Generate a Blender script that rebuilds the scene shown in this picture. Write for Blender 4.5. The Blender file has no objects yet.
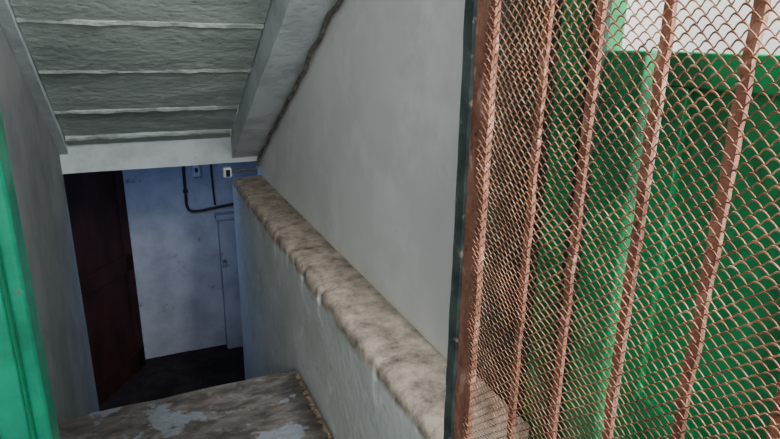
import bpy, bmesh, math, random
from mathutils import Vector, Matrix, noise
random.seed(4)
scn=bpy.context.scene
# ---------------- materials ----------------
def s2l(c):
    return tuple(((x/255)/12.92 if x/255<=0.04045 else (((x/255)+0.055)/1.055)**2.4) for x in c)
def mat(name,layers,rough=0.85,bump=0.3,bscale=30,bdist=0.01,metal=0.0,zband=None,spec=0.3,bst=(1,1,1)):
    """layers: list of (rgb255, noise_scale, lo, hi, stretch) ; first is base colour"""
    m=bpy.data.materials.new(name); m.use_nodes=True
    nt=m.node_tree; N=nt.nodes; L=nt.links
    b=N['Principled BSDF']; b.inputs['Roughness'].default_value=rough; b.inputs['Metallic'].default_value=metal
    b.inputs['Specular IOR Level'].default_value=spec
    tc=N.new('ShaderNodeTexCoord')
    col=None
    base=N.new('ShaderNodeRGB'); base.outputs[0].default_value=(*s2l(layers[0]),1); col=base.outputs[0]
    for i,(c,sc,lo,hi,st) in enumerate(layers[1:]):
        mp=N.new('ShaderNodeMapping'); mp.inputs['Scale'].default_value=st; mp.inputs['Location'].default_value=(i*3.7,i*1.3,i*5.1)
        L.new(tc.outputs['Object'],mp.inputs['Vector'])
        n=N.new('ShaderNodeTexNoise'); n.inputs['Scale'].default_value=sc; n.inputs['Detail'].default_value=8; n.inputs['Roughness'].default_value=0.62
        L.new(mp.outputs[0],n.inputs['Vector'])
        r=N.new('ShaderNodeMapRange'); r.inputs['From Min'].default_value=lo; r.inputs['From Max'].default_value=hi
        L.new(n.outputs['Fac'],r.inputs['Value'])
        mx=N.new('ShaderNodeMix'); mx.data_type='RGBA'
        L.new(r.outputs[0],mx.inputs['Factor']); L.new(col,mx.inputs['A']); mx.inputs['B'].default_value=(*s2l(c),1)
        col=mx.outputs['Result']
    if zband:
        for (c,z0,z1,amp,sc,dk) in zband:   # blends to c as z rises z0->z1, edge broken with noise
            sx=N.new('ShaderNodeSeparateXYZ'); L.new(tc.outputs['Object'],sx.inputs[0])
            n=N.new('ShaderNodeTexNoise'); n.inputs['Scale'].default_value=sc; n.inputs['Detail'].default_value=8
            L.new(tc.outputs['Object'],n.inputs['Vector'])
            a=N.new('ShaderNodeMath'); a.operation='MULTIPLY_ADD'; a.inputs[1].default_value=amp
            L.new(n.outputs['Fac'],a.inputs[0]); L.new(sx.outputs['Z'],a.inputs[2])
            r=N.new('ShaderNodeMapRange'); r.inputs['From Min'].default_value=z0+amp*.5; r.inputs['From Max'].default_value=z1+amp*.5
            L.new(a.outputs[0],r.inputs['Value'])
            mx=N.new('ShaderNodeMix'); mx.data_type='RGBA'
            L.new(r.outputs[0],mx.inputs['Factor']); L.new(col,mx.inputs['A'])
            n2=N.new('ShaderNodeTexNoise'); n2.inputs['Scale'].default_value=11; n2.inputs['Detail'].default_value=13; n2.inputs['Roughness'].default_value=.8
            L.new(tc.outputs['Object'],n2.inputs['Vector'])
            rr=N.new('ShaderNodeMapRange'); rr.inputs['From Min'].default_value=.34; rr.inputs['From Max'].default_value=.62
            L.new(n2.outputs['Fac'],rr.inputs['Value'])
            m2=N.new('ShaderNodeMix'); m2.data_type='RGBA'; L.new(rr.outputs[0],m2.inputs['Factor'])
            m2.inputs['A'].default_value=(*s2l([v*dk for v in c]),1); m2.inputs['B'].default_value=(*s2l([min(255,v*1.16) for v in c]),1)
            L.new(m2.outputs['Result'],mx.inputs['B'])
            col=mx.outputs['Result']
    L.new(col,b.inputs['Base Color'])
    mp=N.new('ShaderNodeMapping'); mp.inputs['Scale'].default_value=bst; L.new(tc.outputs['Object'],mp.inputs['Vector'])
    n=N.new('ShaderNodeTexNoise'); n.inputs['Scale'].default_value=bscale; n.inputs['Detail'].default_value=10; n.inputs['Roughness'].default_value=.6
    L.new(mp.outputs[0],n.inputs['Vector'])
    bp=N.new('ShaderNodeBump'); bp.inputs['Strength'].default_value=bump; bp.inputs['Distance'].default_value=bdist
    L.new(n.outputs['Fac'],bp.inputs['Height']); L.new(bp.outputs[0],b.inputs['Normal'])
    return m
I=(1,1,1)
M_wall=mat('painted_plaster_white',[(224,225,222),((210,211,208),2.2,.4,.65,I),((186,182,173),9,.68,.82,I),((232,233,231),5,.5,.7,I)],rough=.75,bump=.25,bscale=14,bdist=.010)
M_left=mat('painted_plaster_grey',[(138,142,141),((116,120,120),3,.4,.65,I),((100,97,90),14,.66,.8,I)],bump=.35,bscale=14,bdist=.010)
M_low=mat('rough_plaster_halfwall',[(210,214,210),((192,198,192),3.2,.4,.62,I),((226,227,223),9,.55,.72,I),((150,148,136),16,.66,.8,I),((170,160,144),30,.64,.72,I)],bump=.6,bscale=30,bdist=.008,
          zband=[((156,144,129),-.868,-.846,.06,12,.54)])
M_ceil=mat('painted_concrete_ceiling',[(174,184,178),((150,161,155),4,.42,.62,(.4,2,1)),((200,208,202),11,.58,.72,(.8,1.6,1)),((98,100,88),17,.64,.74,(.7,1.4,1))],bump=.8,bscale=30,bdist=.012,bst=(.8,1.1,1))
M_seam=mat('ceiling_seam_mortar',[(180,188,182),((134,141,135),9,.4,.65,I)],bump=.8,bscale=40)
M_beam=mat('painted_beam',[(192,200,200),((164,172,171),6,.45,.7,I),((124,122,112),16,.66,.8,I)],bump=.5,bscale=24,bdist=.009)
M_far=mat('basement_plaster',[(196,200,204),((166,172,178),3,.42,.66,I),((100,92,88),7,.63,.73,I)],bump=.6,bscale=10,bdist=.018)
M_floor=mat('dark_basement_floor',[(56,46,42),((36,30,28),5,.4,.6,I),((88,78,72),12,.62,.75,I)],bump=.6,bscale=20)
M_step=mat('worn_concrete_step',[(98,93,88),((70,65,60),7,.42,.6,(1.2,2.6,1)),((126,122,117),13,.56,.7,(1,2,1)),((118,123,128),3.6,.55,.57,I),((52,46,42),20,.60,.72,I)],rough=.6,bump=1.0,bscale=24,bdist=.012)
M_edge=mat('broken_mortar',[(140,122,102),((98,82,66),30,.45,.6,I),((180,170,152),18,.58,.7,I)],bump=1,bscale=50,bdist=.01)
M_rdoor=mat('dark_red_brown_paint',[(66,38,36),((48,28,27),6,.4,.65,(1,1,.4)),((86,54,48),20,.63,.75,I)],rough=.6,bump=.3)
M_green=mat('green_gloss_paint',[(6,92,64),((4,68,48),5,.4,.65,(1,1,.3)),((12,110,78),12,.6,.75,I),((70,54,42),26,.68,.73,I)],rough=.35,bump=.2,bscale=18,spec=.5)
M_green_l=mat('teal_edge_highlight',[(10,112,84),((6,88,66),8,.45,.65,I),((84,62,48),20,.66,.71,I)],rough=.3,bump=.2,bscale=18,spec=.5)  # brighter teal paints the specular highlight onto the green edge strip and lip
M_gpanel=mat('green_sheet_paint',[(6,140,80),((4,92,54),5,.42,.60,(1,1,.6)),((18,166,100),9,.6,.75,I),((60,70,52),16,.68,.78,I)],rough=.4,bump=.3,bscale=10,spec=.5)
M_dgreen=mat('dark_green_chipped',[(70,82,78),((44,54,52),12,.4,.6,I),((140,130,118),26,.58,.66,I)],rough=.5,bump=.6,bscale=40,bdist=.004)
M_dpost=mat('dark_green_post',[(32,56,44),((24,38,32),8,.4,.6,I),((80,68,56),20,.58,.7,I)],rough=.5,bump=.3)
M_rust=mat('rust_bar',[(134,92,76),((102,66,52),18,.42,.6,(1,1,.5)),((174,138,120),30,.55,.68,(1,1,.5)),((66,44,36),40,.58,.70,I)],rough=.9,bump=1,bscale=90,bdist=.003)
M_mesh=mat('rust_expanded_metal',[(162,116,88),((120,80,60),26,.42,.58,I),((200,160,132),60,.54,.70,I),((84,58,46),7,.50,.66,I)],rough=.9,bump=.6,bscale=300,bdist=.001)
M_pipe=mat('dark_conduit',[(52,46,48),((80,72,70),30,.5,.7,I)],rough=.5)
M_cable=mat('dark_cable',[(96,90,84),((144,138,130),40,.5,.65,I)],rough=.7)
M_box=mat('white_plastic',[(216,220,224),((180,182,180),20,.5,.7,I)],rough=.4,bump=.05)
M_sock=mat('dark_slot',[(30,30,32),((20,20,20),5,.4,.6,I)])
# ---------------- helpers ----------------
def obj(name,me,m=None,parent=None):
    o=bpy.data.objects.new(name,me); scn.collection.objects.link(o)
    if m: me.materials.append(m)
    if parent: o.parent=parent
    return o
def empty(name):
    o=bpy.data.objects.new(name,None); scn.collection.objects.link(o); return o
def box(name,x0,x1,y0,y1,z0,z1,m,parent=None,bev=0.0,sub=0.0,amp=0.0,ns=6.0):
    bm=bmesh.new()
    bmesh.ops.create_cube(bm,size=1)
    for v in bm.verts:
        v.co=Vector(((x0+x1)/2+v.co.x*(x1-x0),(y0+y1)/2+v.co.y*(y1-y0),(z0+z1)/2+v.co.z*(z1-z0)))
    if bev: bmesh.ops.bevel(bm,geom=bm.edges[:],offset=bev,segments=3,profile=.5,affect='EDGES')
    if sub:
        for ax in range(3):
            lo=(x0,y0,z0)[ax]; hi=(x1,y1,z1)[ax]; n=int((hi-lo)/sub)
            for i in range(1,n+1):
                c=[0,0,0]; c[ax]=lo+(hi-lo)*i/(n+1); no=[0,0,0]; no[ax]=1
                bmesh.ops.bisect_plane(bm,geom=bm.verts[:]+bm.edges[:]+bm.faces[:],plane_co=c,plane_no=no)
        for v in bm.verts:
            v.co+=noise.noise_vector(v.co*ns)*amp+noise.noise_vector(v.co*ns*3.3)*amp*.4
    me=bpy.data.meshes.new(name); bm.to_mesh(me); bm.free()
    if sub or bev:
        for p in me.polygons: p.use_smooth=bool(sub)
        if sub: me.set_sharp_from_angle(angle=math.radians(50))
    return obj(name,me,m,parent)
def prism(name,prof,x0,x1,m,parent=None,sub=0,amp=0,ns=7):
    """prof: list (y,z) polygon extruded along X"""
    bm=bmesh.new()
    a=[bm.verts.new((x0,y,z)) for y,z in prof]; b=[bm.verts.new((x1,y,z)) for y,z in prof]
    bm.faces.new(a); bm.faces.new(b[::-1])
    n=len(prof)
    for i in range(n): bm.faces.new((a[i],b[i],b[(i+1)%n],a[(i+1)%n]))
    bmesh.ops.recalc_face_normals(bm,faces=bm.faces[:])
    if sub:
        ys=[p[0] for p in prof]; zs=[p[1] for p in prof]
        for ax,lo,hi in((0,x0,x1),(1,min(ys),max(ys)),(2,min(zs),max(zs))):
            k=int((hi-lo)/sub)
            for i in range(1,k+1):
                c=[0,0,0]; c[ax]=lo+(hi-lo)*i/(k+1); no=[0,0,0]; no[ax]=1
                bmesh.ops.bisect_plane(bm,geom=bm.verts[:]+bm.edges[:]+bm.faces[:],plane_co=c,plane_no=no)
        for v in bm.verts: v.co+=noise.noise_vector(v.co*ns)*amp+noise.noise_vector(v.co*ns*4)*amp*.4
    me=bpy.data.meshes.new(name); bm.to_mesh(me); bm.free()
    return obj(name,me,m,parent)
def curve(name,pts,r,m,parent=None,poly=False):
    cu=bpy.data.curves.new(name,'CURVE'); cu.dimensions='3D'; cu.bevel_depth=r; cu.bevel_resolution=3
    sp=cu.splines.new('POLY' if poly else 'BEZIER')
    if poly:
        sp.points.add(len(pts)-1)
        for p,q in zip(sp.points,pts): p.co=(*q,1)
    else:
        sp.bezier_points.add(len(pts)-1)
        for p,q in zip(sp.bezier_points,pts): p.co=q; p.handle_left_type=p.handle_right_type='AUTO'
    o=bpy.data.objects.new(name,cu); scn.collection.objects.link(o); cu.materials.append(m)
    if parent:o.parent=parent
    return o
# ---------------- camera ----------------
F=Vector((-270,184.5,-580)).normalized()
U=Vector((.0250,.9485,.3158)); U=(U-F*U.dot(F)).normalized()
R=F.cross(U).normalized()
rot=Matrix((R,F,U))       # camera -> world
cam=bpy.data.cameras.new('camera'); co=bpy.data.objects.new('camera',cam); scn.collection.objects.link(co)
cam.sensor_width=36; cam.lens=36*580/780; cam.clip_start=.02
co.matrix_world=rot.to_4x4(); scn.camera=co
# ---------------- room shell ----------------
XR,XL,XF=.70,-.36,.525
YB=3.5; ZL=-1.30; ZF=-2.92; YF=5.34
slab=lambda y:-.58-.58*(y-YB)
strg=lambda y:-.70-.55*(y-YB)
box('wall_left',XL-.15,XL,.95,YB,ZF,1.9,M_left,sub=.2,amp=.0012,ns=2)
box('wall_right',XR,XR+.15,1.10,YB+.1,-.9,1.9,M_wall,sub=.2,amp=.0012,ns=2)
# ceiling: sloped board-marked slab
ce=empty('ceiling')
ys=[1.0,1.42,1.76,2.10,2.42,2.74,3.09,3.38,YB+.05]
for i in range(len(ys)-1):
    a,b=ys[i]+.006,ys[i+1]-.006; off=random.uniform(-.008,.008)
    prism(f'board_{i+1}',[(a,slab(a)+off),(b,slab(b)+off),(b,slab(b)+.1),(a,slab(a)+.1)],XL+.046,XF-.001,M_ceil,ce,sub=.045,amp=.0018,ns=8)
    c=ys[i+1]
    if c<YB: prism(f'seam_{i+1}',[(c-.012,slab(c)+.0),(c-.002,slab(c)-.013),(c+.007,slab(c)-.011),(c+.011,slab(c)+.0),(c+.01,slab(c)+.06),(c-.012,slab(c)+.06)],XL+.046,XF-.001,M_seam,ce,sub=.03,amp=.006,ns=14)
prism('stair_stringer',[(1.0,strg(1.0)),(YB-.03,strg(YB-.03)),(YB-.03,slab(YB)+.02),(1.0,slab(1.0)+.12)],XF+.004,XR-.004,M_beam,sub=.08,amp=.003)
prism('trim_1',[(1.0,slab(1.0)-.035),(YB-.03,slab(YB)-.025),(YB-.03,slab(YB)+.05),(1.0,slab(1.0)+.07)],XL,XL+.043,M_beam,sub=.08,amp=.003)
box('concrete_beam',XL-.1,XR-.004,YB-.02,YB+.16,-.715,-.56,M_beam,sub=.05,amp=.002)
# half wall with worn ledge (swept profile)
def halfwall():
    prof=[(XF,z) for z in [ZF+i*(2.05/26) for i in range(27)]]+[(XF,-.862),(XF+.001,-.848),(XF+.004,-.834),(XF+.010,-.824),(XF+.02,-.817),(XF+.04,-.814),(XF+.07,-.812),(XF+.10,-.811),(XF+.135,-.810),(XR+.03,-.805),(XR+.03,ZF)]
    bm=bmesh.new(); rows=[]; n=330; y0,y1=.86,YB
    for i in range(n+1):
        y=y0+(y1-y0)*i/n; row=[]
        for x,z in prof:
            p=Vector((x,y,z)); 
            if x<XR:
                if z<-.87: p+=noise.noise_vector(p*2.5)*.001+noise.noise_vector(p*22)*.0004
                else: p+=noise.noise_vector(p*5)*.002+noise.noise_vector(p*30)*.0028
            if z>-.87 and x<XF+.05:
                c=noise.noise(Vector((3,y*14,1)))
                if c>.2: p.x+=(c-.2)*.020; p.z-=(c-.2)*.016
            p.x=max(p.x,XF-.004)
            row.append(bm.verts.new(p))
        rows.append(row)
    for i in range(n):
        for j in range(len(prof)):
            j2=(j+1)%len(prof)
            bm.faces.new((rows[i][j],rows[i+1][j],rows[i+1][j2],rows[i][j2]))
    bm.faces.new(rows[0]); bm.faces.new(rows[-1][::-1])
    bmesh.ops.recalc_face_normals(bm,faces=bm.faces[:])
    me=bpy.data.meshes.new('h'); bm.to_mesh(me); bm.free()
    for p in me.polygons: p.use_smooth=True
    me.set_sharp_from_angle(angle=math.radians(60))
    return obj('wall_ledge',me,M_low)
halfwall()
# ---------------- stairs ----------------
st=empty('staircase')
SX0,SX1=XL+.006,XF-.014
landing=box('landing',SX0,SX1,.3,2.06,ZL-.18,ZL,M_step,st,sub=.03,amp=.005,ns=9)
for k in range(1,9):
    z=ZL-.18*k; y=2.02+.25*(k-1)
    box(f'step_{k}',SX0,SX1,y,y+.27,z-.18,z,M_step,st,bev=.008)
for i in range(90):
    y=.95+i*.012+random.uniform(-.006,.006); s=random.uniform(.004,.012)
    bm=bmesh.new(); bmesh.ops.create_icosphere(bm,subdivisions=2,radius=s)
    for v in bm.verts: v.co=v.co*(1+noise.noise(v.co*90+Vector((i,0,0)))*.5)+Vector((XF-.006-s*1.3,y,ZL+.002))
    me=bpy.data.meshes.new('c'); bm.to_mesh(me); bm.free(); obj(f'mortar_chunk_{i}',me,M_edge,st)
# ---------------- basement ----------------
box('floor',-1.6,1.3,3.3,YF+.1,ZF-.1,ZF,M_floor,sub=.15,amp=.002)
box('wall_back',-1.6,1.3,YF,YF+.15,ZF,-.45,M_far,sub=.08,amp=.004,ns=4)
box('wall_basement_left',-1.6,-1.5,YB,YF,ZF,-.45,M_left)
box('wall_basement_right',1.15,1.3,YB+.1,YF,ZF,-.45,M_left)
box('ceiling_basement',-1.6,1.3,YB+.17,YF+.1,-.56,-.46,M_beam)
box('wall_basement_front',-1.6,XL-.15,YB-.1,YB,ZF,-.45,M_left)
box('wall_basement_inner',XR+.155,1.3,YB,YB+.1,ZF,-.45,M_left)
# open red-brown door leaf
dr=empty('door_1')
A=Vector((-.13,5.25)); B=Vector((-.68,4.47)); d=(B-A); Ln=d.length; ang=math.atan2(d.y,d.x)
def leafbox(n,u0,u1,v0,v1,z0,z1,m,bev=.003):
    o=box(n,u0,u1,v0,v1,z0,z1,m,dr,bev=bev); o.matrix_local=Matrix.Translation((A.x,A.y,0))@Matrix.Rotation(ang,4,'Z'); return o
leafbox('leaf',0,Ln,-.02,.02,ZF+.01,-.85,M_rdoor)
for a,b,c,e,nm in((0,Ln,ZF+.01,ZF+.2,'rail_bottom'),(0,Ln,-1.05,-.85,'rail_top'),(0,Ln,-1.95,-1.8,'rail_mid'),(0,.1,ZF+.01,-.85,'stile_a'),(Ln-.1,Ln,ZF+.01,-.85,'stile_b')):
    leafbox(nm,a,b,.018,.034,c,e,M_rdoor)
    leafbox(nm+'_r',a,b,-.034,-.018,c,e,M_rdoor)
leafbox('hinge',-.015,.01,-.02,.02,-2.7,-2.6,M_pipe)
# pilaster
pl=empty('pilaster')
box('shaft',.64,.80,YF-.10,YF,ZF,-1.56,M_far,pl,sub=.05,amp=.003)
box('cap',.62,.82,YF-.12,YF,-1.60,-1.55,M_far,pl,bev=.01)
# conduit pipe: down wall, elbow, right
yc=YF-.03
cp=empty('conduit_pipe')
curve('pipe',[(.385,yc,-.6),(.385,yc,-1.1),(.385,yc,-1.38),(.388,yc,-1.46),(.41,yc,-1.50),(.46,yc,-1.512),(.60,yc,-1.50),(.85,yc,-1.47)],.013,M_pipe,cp)
curve('pipe_riser',[(.62,yc,-.6),(.62,yc,-1.2),(.63,yc,-1.47)],.009,M_pipe,cp)
for z in(-1.05,-1.32): box('clamp',.365,.405,yc-.016,YF,z-.012,z+.012,M_pipe,cp,bev=.003)
def jbox(n,x,z,y,w=.09,h=.12):
    e=empty(n)
    box('body',x-w/2,x+w/2,y-.05,y,z-h/2,z+h/2,M_box,e,bev=.008)
    box('cover',x-w*.38,x+w*.38,y-.058,y-.048,z-h*.38,z+h*.38,M_box,e,bev=.003)
    box('slot',x-.012,x+.012,y-.061,y-.056,z-.02,z+.02,M_sock,e)
    return e
jbox('junction_box',.49,-1.13,YF-.002,.07,.13)
jbox('junction_box.001',.50,-.775,YB+.03,.05,.06)
# cable along the stringer/wall corner
pts=[]
for i in range(90):
    y=1.12+i*(YB-1.17)/89
    pts.append((XR-.016-.014*abs(noise.noise(Vector((y*5,0,0)))),y,strg(y)-.022+.03*noise.noise(Vector((y*6,3,0)))))
pts+=[(XR-.04,YB-.03,-.76),(.60,YB+.0,-.765),(.53,YB-.02,-.77)]
curve('electrical_cable',pts,.0085,M_cable)
# ---------------- green door jamb/leaf at left ----------------
gd=empty('green_metal_door')
ZG=ZL+.012
box('leaf',-.40,-.176,.86,.90,ZG,.9,M_green,gd,bev=.004)
box('edge_strip',-.186,-.158,.875,.945,ZG,.9,M_green_l,gd,bev=.007)
box('lip',-.215,-.18,.850,.862,ZG,.9,M_green_l,gd,bev=.004)
# ---------------- rusty mesh gate ----------------
gt=empty('metal_mesh_gate')
GX=.505; z0,z1=ZL+.03,.75; yA,yB=-.15,.80
box('angle_edge',GX-.012,GX+.008,.800,.826,z0-.02,z1,M_dgreen,gt,sub=.03,amp=.0015,ns=20)
box('stile',GX-.006,GX+.004,.752,.800,z0-.02,z1,M_rust,gt,sub=.012,amp=.0016,ns=30)
box('stile_far',GX-.006,GX+.004,yA-.04,yA,z0-.02,z1,M_rust,gt,sub=.03,amp=.001)
box('rail_top',GX-.006,GX+.006,yA,.79,z1-.04,z1,M_rust,gt,sub=.03,amp=.001)
box('rail_bottom',GX-.006,GX+.006,yA,.79,z0-.02,z0+.03,M_rust,gt,sub=.03,amp=.001)
for i,y in enumerate([.650,.555,.457,.362,.267,.172,.077,-.02]):
    box(f'bar_{i+1}',GX+.006,GX+.012,y-.006,y+.006,z0,z1-.01,M_rust,gt,sub=.012,amp=.0018,ns=30)
def warp(y,z):
    w=.012*noise.noise(Vector((y*5,z*4,2)))+.005*noise.noise(Vector((y*14,z*14,7)))
    b=math.exp(-((y-.62)/.10)**2-((z+.15)/.25)**2)
    return -.014*b+w, .007*noise.noise(Vector((y*6,z*5,9)))
def expanded():
    Lw=.0158; h=.0074; half=Lw/2
    bm=bmesh.new(); k=0; z=z0
    npc=8
    n=int((.765-yA)/Lw*npc)
    while z<z1:
        ph=(k%2)*half; prev=None
        for i in range(n+1):
            y=yA+(.765-yA)*i/n
            t=((y+ph)%Lw)/Lw            # 0..1
            s=2*abs(math.cos(math.pi*t))**.9-1     # arch with cusps below (expanded-metal scallop)
            a=s*h*.5
            dx,dz=warp(y,z)
            jz=.0008*noise.noise(Vector((y*160,z*160,0)))
            p=Vector((GX-.008+dx-.0014*s,y,z+a+dz+jz))
            kw=.0010+.0005*noise.noise(Vector((y*40,z*40,4)))
            wv=Vector((.40,0,-.92))*kw; tv=Vector((.92,0,.40))*.0005
            ring=[bm.verts.new(p+wv+tv),bm.verts.new(p+wv-tv),bm.verts.new(p-wv-tv),bm.verts.new(p-wv+tv)]
            if prev:
                for j in range(4): bm.faces.new((prev[j],ring[j],ring[(j+1)%4],prev[(j+1)%4]))
            prev=ring
        z+=h; k+=1
    me=bpy.data.meshes.new('expanded_mesh'); bm.to_mesh(me); bm.free()
    return obj('expanded_mesh',me,M_mesh,gt)
expanded()
# ---------------- green leaf & white wall behind the gate ----------------
g2=empty('green_metal_door.001')
GX2=.75
box('panel',GX2,GX2+.02,-.6,.645,ZL,-.01,M_gpanel,g2,bev=.003)
box('frame_rail',GX2-.012,GX2+.002,-.6,.645,-.06,-.01,M_gpanel,g2,bev=.003)
box('frame_stile',GX2-.012,GX2+.002,.605,.645,ZL,-.06,M_gpanel,g2,bev=.003)
box('frame_stile_b',GX2-.012,GX2+.002,.36,.385,ZL,-.06,M_dpost,g2,bev=.003)
box('mid_rail',GX2-.012,GX2+.002,-.6,.605,-.62,-.57,M_gpanel,g2,bev=.003)
pp=empty('green_door_frame')
box('post_low',GX2-.01,GX2+.03,.69,.78,ZL,-.01,M_gpanel,pp,bev=.004)
box('post',GX2-.01,GX2+.03,.78,.90,ZL,1.2,M_gpanel,pp,bev=.004)
box('post_rebate',GX2-.02,GX2-.008,.775,.815,ZL,1.2,M_dpost,pp,bev=.004)
box('post_edge',GX2-.014,GX2+.03,.90,1.09,ZL,1.2,M_dpost,pp,bev=.004)
box('wall_passage',1.25,1.4,-1.5,1.6,ZL,1.9,M_wall,sub=.2,amp=.003)
box('wall_passage_end',XR+.15,1.25,1.3,1.45,ZL,1.9,M_wall)
box('floor_entry',-1.5,1.4,-1.5,.28,ZL-.15,ZL-.005,M_step)
box('floor_passage',XF+.21,1.25,.3,1.3,ZL-.15,ZL-.005,M_step)
# ---------------- lights ----------------
w=bpy.data.worlds.new('world'); scn.world=w; w.use_nodes=True
bg=w.node_tree.nodes['Background']; bg.inputs[0].default_value=(.70,.76,.79,1); bg.inputs[1].default_value=.8
def area(n,loc,tgt,sx,sy,e,c):
    l=bpy.data.lights.new(n,'AREA'); l.shape='RECTANGLE'; l.size=sx; l.size_y=sy; l.energy=e; l.color=c
    o=bpy.data.objects.new(n,l); scn.collection.objects.link(o); o.location=loc
    o.rotation_euler=(Vector(tgt)-Vector(loc)).to_track_quat('-Z','Y').to_euler(); return o
area('daylight_doorway',(-.2,-1.5,.9),(.55,1.2,-.35),1.6,1.2,78,(.98,.99,1))
area('daylight_passage',(1.0,-.5,1.2),(1.25,.8,.3),.6,.6,170,(.97,.98,1))
area('basement_lamp',(.1,4.05,-.66),(.2,4.25,-2.0),.5,.4,6.5,(.27,.44,1))
